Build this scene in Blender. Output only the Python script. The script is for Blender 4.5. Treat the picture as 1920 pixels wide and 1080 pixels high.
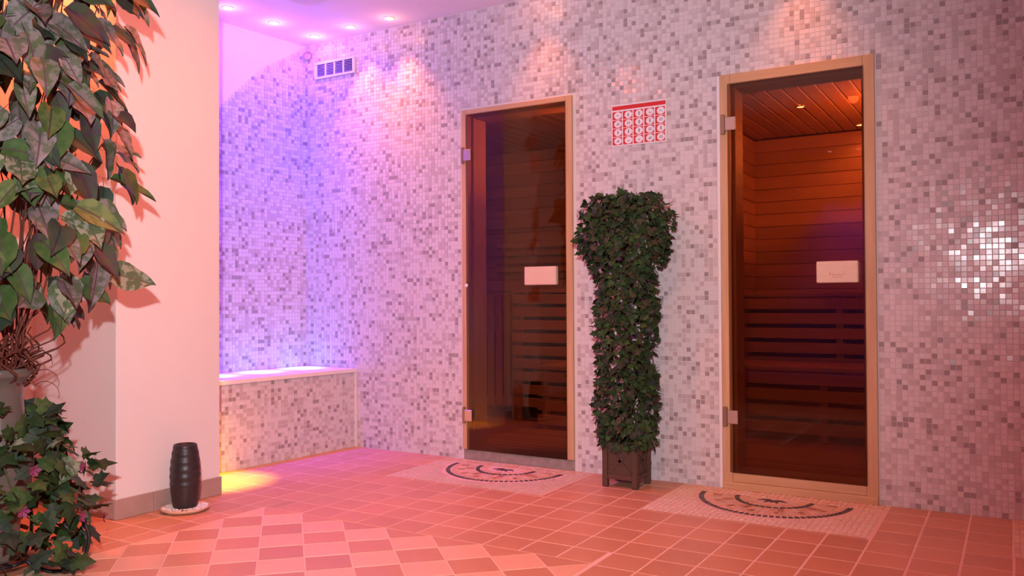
import bpy, math, random
from mathutils import Vector, Matrix
random.seed(7)
S = bpy.context.scene
C = S.collection
for o in list(bpy.data.objects): bpy.data.objects.remove(o)

# ------------------------------------------------------------------ camera
FPX = 1580.0
YAW, PITCH, ROLL, CAMH = math.radians(30.88), math.radians(.73), math.radians(.32), .89
_f = Vector((-math.sin(YAW)*math.cos(PITCH), math.cos(YAW)*math.cos(PITCH), math.sin(PITCH)))
_r0 = Vector((math.cos(YAW), math.sin(YAW), 0)); _u0 = _r0.cross(_f)
_r = _r0*math.cos(ROLL) - _u0*math.sin(ROLL); _u = _u0*math.cos(ROLL) + _r0*math.sin(ROLL)
CAM = Vector((0, -3.909, CAMH))
cd = bpy.data.cameras.new('camera'); cam = bpy.data.objects.new('camera', cd); C.objects.link(cam)
cd.sensor_width = 36; cd.lens = FPX/1920*36; cd.clip_start = .05
m = Matrix((_r, _u, -_f)).transposed().to_4x4(); m.translation = CAM
cam.matrix_world = m
S.camera = cam
def project(p):
    d = Vector(p) - CAM; z = d.dot(_f)
    if z < .05: return (-9999, -9999, z)
    return (960 + FPX*d.dot(_r)/z, 540 - FPX*d.dot(_u)/z, z)

# ------------------------------------------------------------------ world, flash, exposure
S.view_settings.view_transform = 'Standard'; S.view_settings.look = 'None'
S.view_settings.gamma = 1; S.view_settings.use_curve_mapping = False
S.view_settings.exposure = 0.1
w = bpy.data.worlds.new('world'); S.world = w; w.use_nodes = True
w.node_tree.nodes['Background'].inputs[0].default_value = (.05, .03, .03, 1)
w.node_tree.nodes['Background'].inputs[1].default_value = .3

def light(name, kind, loc, power, color, size=.03, spot=None, blend=.6, aim=None, parent=None):
    l = bpy.data.lights.new(name, kind); l.energy = power; l.color = color
    l.shadow_soft_size = size
    if kind == 'SPOT': l.spot_size = math.radians(spot); l.spot_blend = blend
    o = bpy.data.objects.new(name, l); C.objects.link(o); o.location = loc
    if aim is not None:
        o.rotation_euler = (Vector(aim)-Vector(loc)).to_track_quat('-Z', 'Y').to_euler()
    if parent: o.parent = parent
    return o
FLASH = CAM - _r*.09 + _u*.33
light('camera_flash', 'SPOT', FLASH, 315, (1, .95, 1), .025, 100, .9, FLASH + _f*3 - _r*.60 + _u*.1)

# ------------------------------------------------------------------ helpers
def mesh(name, verts, faces, mats=(), mi=None, smooth=False):
    me = bpy.data.meshes.new(name); me.from_pydata([tuple(v) for v in verts], [], faces)
    for k in mats: me.materials.append(k)
    if mi: me.polygons.foreach_set('material_index', mi)
    if smooth: me.polygons.foreach_set('use_smooth', [True]*len(me.polygons))
    me.update(); return me
def link(name, me, parent=None, loc=None, rot=None):
    o = bpy.data.objects.new(name, me); C.objects.link(o)
    if parent: o.parent = parent
    if loc is not None: o.location = loc
    if rot is not None: o.rotation_euler = rot
    return o
def tag(o, label=None, cat=None, group=None, kind=None):
    if label: o['label'] = label
    if cat: o['category'] = cat
    if group: o['group'] = group
    if kind: o['kind'] = kind
    return o
def thing(name, label, cat, loc=(0, 0, 0), rz=0, group=None, kind=None):
    o = bpy.data.objects.new(name, None); C.objects.link(o); o.location = loc; o.rotation_euler = (0, 0, rz)
    o.empty_display_size = .05
    return tag(o, label, cat, group, kind)
class MB:
    def __init__(s): s.v = []; s.f = []; s.m = []
    def add(s, vs, fs, mi=0):
        n = len(s.v); s.v += [tuple(v) for v in vs]; s.f += [tuple(n+i for i in f) for f in fs]; s.m += [mi]*len(fs); return s
    def box(s, a, b, mi=0, bev=0.0):
        x0, y0, z0 = a; x1, y1, z1 = b
        if bev <= 0:
            return s.add([(x0,y0,z0),(x1,y0,z0),(x1,y1,z0),(x0,y1,z0),(x0,y0,z1),(x1,y0,z1),(x1,y1,z1),(x0,y1,z1)],
              [(0,3,2,1),(4,5,6,7),(0,1,5,4),(1,2,6,5),(2,3,7,6),(3,0,4,7)], mi)
        e = bev   # chamfered box: 24 verts
        vs = []; idx = {}
        for sx in (0,1):
            for sy in (0,1):
                for sz in (0,1):
                    X = (x0,x1)[sx]; Y = (y0,y1)[sy]; Z = (z0,z1)[sz]
                    dx = e if sx==0 else -e; dy = e if sy==0 else -e; dz = e if sz==0 else -e
                    for k,(a_,b_,c_) in enumerate(((0,dy,dz),(dx,0,dz),(dx,dy,0))):
                        idx[(sx,sy,sz,k)] = len(vs); vs.append((X+a_, Y+b_, Z+c_))
        I = lambda *q: idx[q]
        fs = [(I(0,0,0,0),I(0,0,1,0),I(0,1,1,0),I(0,1,0,0)), (I(1,0,0,0),I(1,1,0,0),I(1,1,1,0),I(1,0,1,0)),
              (I(0,0,0,1),I(1,0,0,1),I(1,0,1,1),I(0,0,1,1)), (I(0,1,0,1),I(0,1,1,1),I(1,1,1,1),I(1,1,0,1)),
              (I(0,0,0,2),I(0,1,0,2),I(1,1,0,2),I(1,0,0,2)), (I(0,0,1,2),I(1,0,1,2),I(1,1,1,2),I(0,1,1,2))]
        for a_ in (0,1):
            for b_ in (0,1):
                fs += [(I(0,a_,b_,1),I(1,a_,b_,1),I(1,a_,b_,2),I(0,a_,b_,2)), (I(a_,0,b_,0),I(a_,1,b_,0),I(a_,1,b_,2),I(a_,0,b_,2)),
                       (I(a_,b_,0,0),I(a_,b_,1,0),I(a_,b_,1,1),I(a_,b_,0,1))]
                for c_ in (0,1): fs.append((I(a_,b_,c_,0),I(a_,b_,c_,1),I(a_,b_,c_,2)))
        return s.add(vs, fs, mi)
    def prism(s, poly, z0, z1, mi=0, inset=0.0):
        n = len(poly); cx = sum(p[0] for p in poly)/n; cy = sum(p[1] for p in poly)/n
        top = []
        for p in poly:
            d = math.hypot(p[0]-cx, p[1]-cy) or 1
            k = max(0, 1-inset/d); top.append((cx+(p[0]-cx)*k, cy+(p[1]-cy)*k, z1))
        vs = [(p[0], p[1], z0) for p in poly] + top
        return s.add(vs, [tuple(range(n, 2*n))] + [(i, (i+1)%n, n+(i+1)%n, n+i) for i in range(n)], mi)
    def lathe(s, prof, n=24, mi=0, c=(0,0,0)):
        vs = [(c[0]+r*math.cos(2*math.pi*i/n), c[1]+r*math.sin(2*math.pi*i/n), c[2]+z) for r, z in prof for i in range(n)]
        fs = [(j*n+i, j*n+(i+1)%n, (j+1)*n+(i+1)%n, (j+1)*n+i) for j in range(len(prof)-1) for i in range(n)]
        return s.add(vs, fs, mi)
    def tube(s, pts, r, n=6, mi=0, r2=None):
        pts = [Vector(p) for p in pts]; rings = []
        for k, p in enumerate(pts):
            t = (pts[min(k+1, len(pts)-1)] - pts[max(k-1, 0)]).normalized()
            a = t.cross(Vector((.3, .2, 1)) if abs(t.z) < .9 else Vector((1, .1, 0))).normalized(); b = t.cross(a)
            q = r if r2 is None else r + (r2-r)*k/(len(pts)-1)
            rings.append([p + (a*math.cos(2*math.pi*i/n) + b*math.sin(2*math.pi*i/n))*q for i in range(n)])
        vs = [v for ring in rings for v in ring]
        fs = [(k*n+i, k*n+(i+1)%n, (k+1)*n+(i+1)%n, (k+1)*n+i) for k in range(len(pts)-1) for i in range(n)]
        fs += [tuple(range(n-1, -1, -1)), tuple(range((len(pts)-1)*n, len(pts)*n))]
        return s.add(vs, fs, mi)
    def build(s, name, mats, parent=None, smooth=False, loc=None, rot=None):
        if not isinstance(mats, (list, tuple)): mats = [mats]
        return link(name, mesh(name, s.v, s.f, mats, s.m, smooth), parent, loc, rot)

def mat(name, col, rough=.6, spec=.5, metal=0, emit=None, estr=0, noise=None, bump=None, rnd=0, coords='Object'):
    """noise = (scale, colour2, amount[, stretch xyz])  bump = (scale, strength)  rnd = per-object brightness jitter"""
    k = bpy.data.materials.new(name); k.use_nodes = True; nt = k.node_tree; b = nt.nodes['Principled BSDF']
    N = nt.nodes.new; L = nt.links.new
    b.inputs['Base Color'].default_value = (*col, 1); b.inputs['Roughness'].default_value = rough
    b.inputs['Specular IOR Level'].default_value = spec; b.inputs['Metallic'].default_value = metal
    if emit: b.inputs['Emission Color'].default_value = (*emit, 1); b.inputs['Emission Strength'].default_value = estr
    out = None
    if noise:
        tc = N('ShaderNodeTexCoord'); mp = N('ShaderNodeMapping'); nz = N('ShaderNodeTexNoise'); mx = N('ShaderNodeMixRGB'); rp = N('ShaderNodeValToRGB')
        src = tc.outputs[coords]
        L(src, mp.inputs[0]); L(mp.outputs[0], nz.inputs['Vector'])
        if len(noise) > 3: mp.inputs['Scale'].default_value = noise[3]
        nz.inputs['Scale'].default_value = noise[0]; nz.inputs['Detail'].default_value = 5
        rp.color_ramp.elements[0].position = .5-noise[2]*.25; rp.color_ramp.elements[1].position = .5+noise[2]*.25
        rp.color_ramp.elements[0].color = (*col, 1); rp.color_ramp.elements[1].color = (*noise[1], 1)
        L(nz.outputs[0], rp.inputs[0]); out = rp.outputs[0]
    if rnd:
        oi = N('ShaderNodeObjectInfo'); hs = N('ShaderNodeHueSaturation'); mr = N('ShaderNodeMapRange')
        L(oi.outputs['Random'], mr.inputs[0]); mr.inputs[3].default_value = 1-rnd; mr.inputs[4].default_value = 1+rnd
        L(mr.outputs[0], hs.inputs['Value'])
        if out: L(out, hs.inputs['Color'])
        else: hs.inputs['Color'].default_value = (*col, 1)
        out = hs.outputs[0]
    if out: L(out, b.inputs['Base Color'])
    if bump:
        tc = N('ShaderNodeTexCoord'); nz = N('ShaderNodeTexNoise'); bp = N('ShaderNodeBump')
        L(tc.outputs['Object'], nz.inputs['Vector']); nz.inputs['Scale'].default_value = bump[0]; nz.inputs['Detail'].default_value = 4
        bp.inputs['Strength'].default_value = bump[1]; bp.inputs['Distance'].default_value = .01
        L(nz.outputs[0], bp.inputs['Height']); L(bp.outputs[0], b.inputs['Normal'])
    return k

# colours are the things' own colours
M = {}
M['plaster'] = mat('plaster', (.80, .76, .74), .85, .2, bump=(90, .08), noise=(3, (.77, .73, .71), 1))
M['ceiling'] = mat('ceiling_paint', (.84, .81, .82), .9, .2)
M['grout'] = mat('mosaic_grout', (.70, .65, .65), .9, .2)
M['floor_grout'] = mat('floor_grout', (.74, .51, .41), .9, .2)
TILE = [mat('mosaic_white', (.68, .63, .63), .16, .5), mat('mosaic_pale', (.60, .545, .545), .16, .5),
        mat('mosaic_grey', (.525, .46, .46), .18, .5), mat('mosaic_dark', (.35, .295, .295), .18, .5)]
M['terracotta'] = mat('terracotta_tile', (.51, .245, .140), .42, .4, noise=(3.5, (.59, .30, .172), 1.4), bump=(60, .06), rnd=.07)
M['terracotta_light'] = mat('terracotta_light_tile', (.71, .41, .255), .42, .4, noise=(3.5, (.75, .45, .29), 1.4), bump=(60, .06), rnd=.05)
M['skirting'] = mat('skirting_tile', (.40, .27, .23), .5, .4, noise=(20, (.45, .32, .28), 1))
M['pine'] = mat('pine', (.62, .40, .22), .5, .35, noise=(7, (.50, .29, .15), 1.2, (6, 6, .5)))
M['pine_h'] = mat('pine_crosswise', (.62, .40, .22), .5, .35, noise=(7, (.50, .29, .15), 1.2, (.5, 6, 6)))
M['block'] = mat('handle_wood', (.76, .58, .44), .5, .3, noise=(12, (.70, .51, .37), 1, (.6, 5, 5)))
M['sauna'] = mat('sauna_board', (.55, .33, .18), .55, .3, noise=(5, (.42, .235, .12), 1.2, (.5, 6, 6)), rnd=.12)
M['sauna_v'] = mat('sauna_board_upright', (.55, .33, .18), .55, .3, noise=(5, (.42, .235, .12), 1.2, (6, .5, 6)), rnd=.12)
M['sauna_z'] = mat('sauna_board_vertical', (.55, .33, .18), .55, .3, noise=(5, (.42, .235, .12), 1.2, (6, 6, .5)), rnd=.12)
M['sauna_dark'] = mat('sauna_gap', (.06, .04, .03), .9, .1)
M['stone'] = mat('threshold_stone', (.25, .20, .18), .5, .4, noise=(30, (.36, .30, .27), 1))
M['metal'] = mat('brushed_metal', (.62, .55, .48), .35, .5, .9)
M['brass'] = mat('dull_brass', (.36, .27, .17), .4, .5, .9)
M['white'] = mat('white_plastic', (.80, .79, .80), .4, .4)
M['dark'] = mat('dark_recess', (.05, .045, .05), .9, .1)
M['louvre'] = mat('vent_louvre', (.34, .33, .38), .5, .4)
M['red'] = mat('sign_red', (.62, .03, .035), .4, .4)
M['ink'] = mat('sign_ink', (.10, .09, .10), .6, .3)
M['black'] = mat('black_vase_glaze', (.022, .018, .020), .42, .5, noise=(26, (.034, .028, .030), 1, (1, 1, 4)), bump=(45, .12))
M['clay'] = mat('clay_saucer', (.66, .42, .30), .7, .3)
M['pebble'] = mat('white_pebble', (.80, .72, .66), .6, .3)
M['pot'] = mat('stoneware_vase', (.125, .098, .082), .22, .5, noise=(14, (.155, .122, .10), 1))
M['iron'] = mat('black_iron', (.015, .014, .015), .45, .5)
M['boxwood'] = mat('planter_wood', (.115, .060, .042), .6, .3, noise=(9, (.085, .042, .03), 1.2, (1, 1, 5)))
M['soil'] = mat('soil', (.05, .035, .025), .95, .1)
M['twig'] = mat('red_brown_twig', (.13, .035, .022), .6, .3)
M['stem'] = mat('green_stem', (.07, .085, .03), .6, .3)
M['cream_stone'] = mat('cream_tessera', (.70, .52, .40), .6, .3, noise=(7, (.62, .44, .33), 1), rnd=.1)
M['ochre_stone'] = mat('ochre_tessera', (.66, .40, .26), .6, .3, rnd=.1)
M['brown_stone'] = mat('brown_tessera', (.42, .21, .14), .6, .3, rnd=.12)
M['dark_stone'] = mat('dark_tessera', (.085, .065, .06), .5, .4, rnd=.15)
M['inlay_bed'] = mat('inlay_mortar', (.66, .43, .33), .9, .2)
M['bench_top'] = mat('bench_top_slab', (.80, .76, .74), .35, .5)
M['lens_blue'] = mat('lamp_lens_blue', (.9, .9, 1), .3, .3, emit=(.75, .80, 1), estr=9)
M['lens_amber'] = mat('lamp_lens_amber', (1, .9, .6), .3, .3, emit=(1, .58, .12), estr=2.6)
M['lens_sauna'] = mat('sauna_lamp_lens', (1, .8, .5), .3, .3, emit=(1, .50, .16), estr=30)

def glass(name, tint):
    k = bpy.data.materials.new(name); k.use_nodes = True; nt = k.node_tree; nt.nodes.clear()
    N = nt.nodes.new; L = nt.links.new
    o = N('ShaderNodeOutputMaterial'); mx = N('ShaderNodeMixShader'); fr = N('ShaderNodeFresnel')
    tr = N('ShaderNodeBsdfTransparent'); gl = N('ShaderNodeBsdfGlossy')
    fr.inputs[0].default_value = 1.45; tr.inputs[0].default_value = (*tint, 1); gl.inputs['Roughness'].default_value = .01
    L(fr.outputs[0], mx.inputs[0]); L(tr.outputs[0], mx.inputs[1]); L(gl.outputs[0], mx.inputs[2]); L(mx.outputs[0], o.inputs[0])
    return k
M['glass_bronze'] = glass('bronze_glass', (.62, .46, .38))
M['glass_red'] = glass('red_bronze_glass', (.66, .46, .34))

# ------------------------------------------------------------------ room shell
CEIL = 2.5
XR, YB = 1.6, -6.2                    # right wall, wall behind the camera
XL = -3.743                            # near left wall
PX0, PX1, PY0, PY1 = -4.2, -3.145, -1.79, -1.27   # pillar
D1 = (-2.655, -1.964, 1.945)           # left sauna door opening: x0, x1, top
D2 = (-1.186, -.512, 1.935)
WT = .12
b = MB()
b.box((-4.3, 0, -.05), (D1[0], WT, 2.56)); b.box((D1[1], 0, -.05), (D2[0], WT, 2.56)); b.box((D2[1], 0, -.05), (XR, WT, 2.56))
b.box((D1[0], 0, D1[2]), (D1[1], WT, 2.56)); b.box((D2[0], 0, D2[2]), (D2[1], WT, 2.56))
wall_back = tag(b.build('wall_back', M['grout']), 'wall of small grey and white mosaic tiles around the two sauna doors', 'wall', kind='structure')

# alcove wall on the left, slightly askew; s runs from the corner towards the viewer
LO = Vector((-3.86, 0, 0)); LD = Vector((-.11, -1, 0)).normalized(); LN = Vector((-LD.y, LD.x, 0))
LN = LN if LN.x > 0 else -LN
LLEN = 1.36
b = MB()
o0 = LO; o1 = LO + LD*LLEN
def slab(b, p, q, n, z0, z1, d0, d1, mi=0):
    vs = [p+n*d0, q+n*d0, q+n*d1, p+n*d1]
    b.add([(v.x, v.y, z0) for v in vs]+[(v.x, v.y, z1) for v in vs], [(0,1,2,3),(4,5,6,7),(0,1,5,4),(1,2,6,5),(2,3,7,6),(3,0,4,7)], mi)
slab(b, o0, o1, LN, -.05, 2.56, 0, -.12)
wall_left = tag(b.build('wall_left', M['plaster']), 'alcove wall with white plaster above a wavy edged mosaic', 'wall', kind='structure')
CURVE = [(0, 2.49), (.13, 2.41), (.25, 2.34), (.33, 2.285), (.40, 2.22), (.48, 2.14), (.555, 2.065), (.635, 1.99), (.9, 1.80), (1.4, 1.62)]
def curve(s):
    for (a, za), (c_, zc) in zip(CURVE, CURVE[1:]):
        if s <= c_: return za + (zc-za)*(s-a)/(c_-a)
    return CURVE[-1][1]
b = MB(); n = 28
vs = []
for d in (0, .002):
    for i in range(n+1):
        s = LLEN*i/n; p = LO + LD*s + LN*d
        vs += [(p.x, p.y, 0), (p.x, p.y, curve(s)+.004)]
k = 2*(n+1)
b.add(vs, [(k+2*i, k+2*i+2, k+2*i+3, k+2*i+1) for i in range(n)] + [(2*i+1, 2*i+3, k+2*i+3, k+2*i+1) for i in range(n)])
b.build('grout_bed', M['grout'], wall_left)

b = MB(); b.box((PX0, PY0, 0), (PX1, PY1, CEIL), bev=.004)
pillar = tag(b.build('wall_pillar', M['plaster']), 'white plastered pillar with a tiled skirting beside the alcove', 'pillar', kind='structure')
b = MB(); b.box((XL-.15, YB, -.05), (XL, PY0, 2.56))
tag(b.build('wall_side', M['plaster']), 'white plaster wall behind the tall leafy plant', 'wall', kind='structure')
b = MB(); b.box((-4.4, YB-.15, -.05), (XR+.15, YB, 2.56))
tag(b.build('wall_front', M['plaster']), 'plain plaster wall behind the viewer', 'wall', kind='structure')
b = MB(); b.box((XR, YB, -.05), (XR+.15, WT, 2.56))
tag(b.build('wall_right', M['plaster']), 'plain plaster wall at the end of the mosaic wall', 'wall', kind='structure')
b = MB(); b.box((-4.4, YB-.1, CEIL), (XR+.1, WT, CEIL+.1))
ceiling = tag(b.build('ceiling', M['ceiling']), 'smooth white painted ceiling with recessed downlights', 'ceiling', kind='structure')

# skirting tiles on the pillar: pieces
sk = thing('baseboard_pillar', 'grey brown tile skirting around the foot of the white pillar', 'skirting', kind='structure')
for (x0, y0, x1, y1) in [(PX1, PY0-.008, PX1+.008, PY0+.17), (PX1, PY0+.172, PX1+.008, PY0+.345), (PX1, PY0+.347, PX1+.008, PY1+.004)]:
    b = MB(); b.box((x0, y0, 0), (x1, y1, .083), bev=.002); b.build('skirting_tile', M['skirting'], sk)
for x0, x1 in [(PX1-.15, PX1-.002), (PX1-.302, PX1-.152), (PX1-.454, PX1-.304), (XL, PX1-.456)]:
    b = MB(); b.box((x0, PY0-.008, 0), (x1, PY0, .083), bev=.002); b.build('skirting_tile', M['skirting'], sk)
for k in range(8):
    b = MB(); b.box((XL, PY0-.16-k*.152, 0), (XL+.008, PY0-.012-k*.152, .083), bev=.002); b.build('skirting_tile', M['skirting'], sk)

# ------------------------------------------------------------------ mosaic
PITCH_T = .0225; TH = .0021
def tile_mesh():
    h = .0203/2; t = .0190/2
    vs = [(-h,-h,0),(h,-h,0),(h,h,0),(-h,h,0),(-t,-t,TH),(t,-t,TH),(t,t,TH),(-t,t,TH)]
    fs = [(4,5,6,7),(0,1,5,4),(1,2,6,5),(2,3,7,6),(3,0,4,7)]
    return vs, fs
TV, TF = tile_mesh()
TMESH = [mesh('mosaic_tile', TV, TF, [k]) for k in TILE]
def pick():
    r = random.random()
    return 0 if r < .48 else 1 if r < .66 else 2 if r < .91 else 3
def mosaic(parent, origin, du, dv, dn, nu, nv, inside, singles=0, u_off=0, v_off=0):
    cells = []
    for i in range(nu):
        for j in range(nv):
            u = u_off+(i+.5)*PITCH_T; v = v_off+(j+.5)*PITCH_T
            if inside(u, v): cells.append((u, v))
    chosen = set()
    if singles:
        sc = []
        for q, (u, v) in enumerate(cells):
            p = origin + du*u + dv*v; x, y, z = project(p)
            if 5 < x < 1915 and 5 < y < 1075: sc.append((z, q))
        sc.sort(); chosen = {q for _, q in sc[:singles]}
    V = []; Fc = []; MI = []
    R0 = Matrix((du, dv, dn)).transposed()
    for q, (u, v) in enumerate(cells):
        p = origin + du*u + dv*v; k = pick(); a, c_ = random.gauss(0, .018), random.gauss(0, .018)
        if q in chosen:
            mm = (R0 @ Matrix.Rotation(a, 3, 'X') @ Matrix.Rotation(c_, 3, 'Y')).to_4x4(); mm.translation = p
            t = link('mosaic_tile', TMESH[k], parent); t.matrix_world = mm
        else:
            n0 = len(V)
            for x, y, z in TV:
                zz = z + (a*y - c_*x if z > 0 else 0)
                V.append(p + du*x + dv*y + dn*zz)
            Fc += [tuple(n0+i for i in f) for f in TF]; MI += [k]*5
    o = link('mosaic_field', mesh('mosaic_field', V, Fc, TILE, MI), parent); o['kind'] = 'stuff'
    return o
X0 = -3.86
def in_back(u, v):
    x = X0+u; z = v
    if D1[0]-.006 < x < D1[1]+.006 and z < D1[2]+.006: return False
    if D2[0]-.016 < x < D2[1]+.006 and z < D2[2]+.006: return False
    if x < -3.44 and z < .475: return False
    return z < CEIL-.008
mosaic(wall_back, Vector((X0, 0, 0)), Vector((1, 0, 0)), Vector((0, 0, 1)), Vector((0, -1, 0)), int(4.9/PITCH_T), 112, in_back, singles=300)
mosaic(wall_left, LO + LN*.002, LD, Vector((0, 0, 1)), LN, int(LLEN/PITCH_T), 112, lambda u, v: .475 < v < curve(u)-.008)
# white sealant strips beside the right door and in the bench corner
b = MB(); b.box((D2[0]-.014, -.004, 0), (D2[0]-.004, 0, D2[2])); b.build('sealant_strip', M['white'], wall_back)

# ------------------------------------------------------------------ tiled bench in the alcove
BO = Vector((-3.445, 0, 0)); BD = Vector((-.09, -1, 0)).normalized(); BN = Vector((-BD.y, BD.x, 0)); BN = BN if BN.x > 0 else -BN
BL = 1.27
bench = thing('tiled_bench', 'built-in mosaic bench with a pale slab top under the blue lamps', 'bench', (-3.62, -.6, 0))
def under(o, parent):
    o.parent = parent; o.matrix_parent_inverse = Matrix.Translation(-parent.location); return o
b = MB()
poly = [BO, BO+BD*BL, LO+LD*1.277+LN*.004, LO+LN*.004]
b.prism([(p.x, p.y) for p in poly], 0, .452)
under(b.build('bench_body', M['grout']), bench)
b = MB()
poly = [BO+BN*.012+Vector((0, -.003, 0)), BO+BD*BL+BN*.012, LO+LD*1.277+LN*.006, LO+LN*.006+Vector((0, -.003, 0))]
b.prism([(p.x, p.y) for p in poly], .452, .474, inset=.004)
under(b.build('top_slab', M['bench_top']), bench)
fld = mosaic(None, BO, BD, Vector((0, 0, 1)), BN, int(BL/PITCH_T), 20, lambda u, v: u > .01)
under(fld, bench)
b = MB(); b.box((-3.446, -.012, 0), (-3.434, -.002, .474)); under(b.build('corner_trim', M['white']), bench)

# ------------------------------------------------------------------ floor
floor = MB(); floor.box((-4.4, YB-.1, -.06), (XR+.1, .14, -.0014))
floor = tag(floor.build('floor', M['floor_grout']), 'terracotta tile floor with a diagonal chequered field', 'floor', kind='structure')
INL = [(-2.745, -1.85), (-1.372, -.476), (-.018, .875)]
INY = (-.562, -.004)
CX0, CXN, CDX = -2.79, 14, .1112; CY0, CYN, CDY = -1.335, 14, .1085
CHK = (CX0, CX0+CXN*CDX, CY0-CYN*CDY, CY0)
excl = [(a, c_, INY[0], INY[1]) for a, c_ in INL] + [CHK]
def cut(r, e):
    x0, x1, y0, y1 = r; a0, a1, c0, c1 = e
    if x1 <= a0 or x0 >= a1 or y1 <= c0 or y0 >= c1: return [r]
    out = []
    if x0 < a0: out.append((x0, a0, y0, y1)); x0 = a0
    if x1 > a1: out.append((a1, x1, y0, y1)); x1 = a1
    if y0 < c0: out.append((x0, x1, y0, c0)); y0 = c0
    if y1 > c1: out.append((x0, x1, c1, y1)); y1 = c1
    return out
polys = []                              # (polygon, material index)
GP = .1505
for i in range(-26, 16):
    for j in range(-5, 38):
        x0 = -.468+i*GP; y1 = -.583-j*.1530+.001; y0 = y1-.1530
        x1 = x0+GP
        if x1 < -4.1 or x0 > XR or y0 < YB or y0 > 0: continue
        rs = [(x0, x1, y0, min(y1, -.001))]
        for e in excl: rs = [q for r in rs for q in cut(r, e)]
        for r in rs:
            if r[1]-r[0] < .015 or r[3]-r[2] < .015: continue
            g = .0034
            polys.append(([(r[0]+g, r[2]+g), (r[1]-g, r[2]+g), (r[1]-g, r[3]-g), (r[0]+g, r[3]-g)], 0))
def clip(poly, ax, lim, keep_greater):
    out = []
    for p, q in zip(poly, poly[1:]+poly[:1]):
        ip = (p[ax] >= lim) if keep_greater else (p[ax] <= lim); iq = (q[ax] >= lim) if keep_greater else (q[ax] <= lim)
        if ip: out.append(p)
        if ip != iq:
            t = (lim-p[ax])/(q[ax]-p[ax]); out.append(tuple(p[k]+(q[k]-p[k])*t for k in (0, 1)))
    return out
for i in range(0, CXN+1):
    for j in range(0, CYN+1):
        if (i+j) % 2 == 0: continue
        cx, cy = CX0+i*CDX, CY0-j*CDY; k = .975
        p = [(cx-CDX*k, cy), (cx, cy-CDY*k), (cx+CDX*k, cy), (cx, cy+CDY*k)]
        for ax, lim, kg in ((0, CHK[0]+.002, True), (0, CHK[1]-.002, False), (1, CHK[2]+.002, True), (1, CHK[3]-.002, False)): p = clip(p, ax, lim, kg)
        if len(p) > 2: polys.append((p, i % 2 == 0 and 1 or 0))
def parea(poly):
    q = [project((p[0], p[1], 0)) for p in poly]
    if any(a[2] < .1 for a in q): return 0
    if not any(0 < a[0] < 1920 and 0 < a[1] < 1080 for a in q): return 0
    return abs(sum(a[0]*c_[1]-c_[0]*a[1] for a, c_ in zip(q, q[1:]+q[:1])))/2
order = sorted(range(len(polys)), key=lambda k: -parea(polys[k][0]))
rest = MB(); cache = {}
FM = [M['terracotta'], M['terracotta_light']]
for rank, k in enumerate(order):
    p, mi = polys[k]
    if rank < 300 and parea(p) > 0:
        cx = sum(a[0] for a in p)/len(p); cy = sum(a[1] for a in p)/len(p)
        key = (mi, tuple((round(a[0]-cx, 4), round(a[1]-cy, 4)) for a in p))
        if key not in cache:
            t = MB(); t.prism([(a[0]-cx, a[1]-cy) for a in p], -.005, 0, 0, .0022); cache[key] = mesh('floor_tile', t.v, t.f, [FM[mi]])
        link('floor_tile', cache[key], floor, (cx, cy, random.uniform(-.0004, .0004)))
    else: rest.prism(p, -.005, 0, mi, .0022)
rest.build('floor_tile_field', FM, floor)['kind'] = 'stuff'

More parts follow.
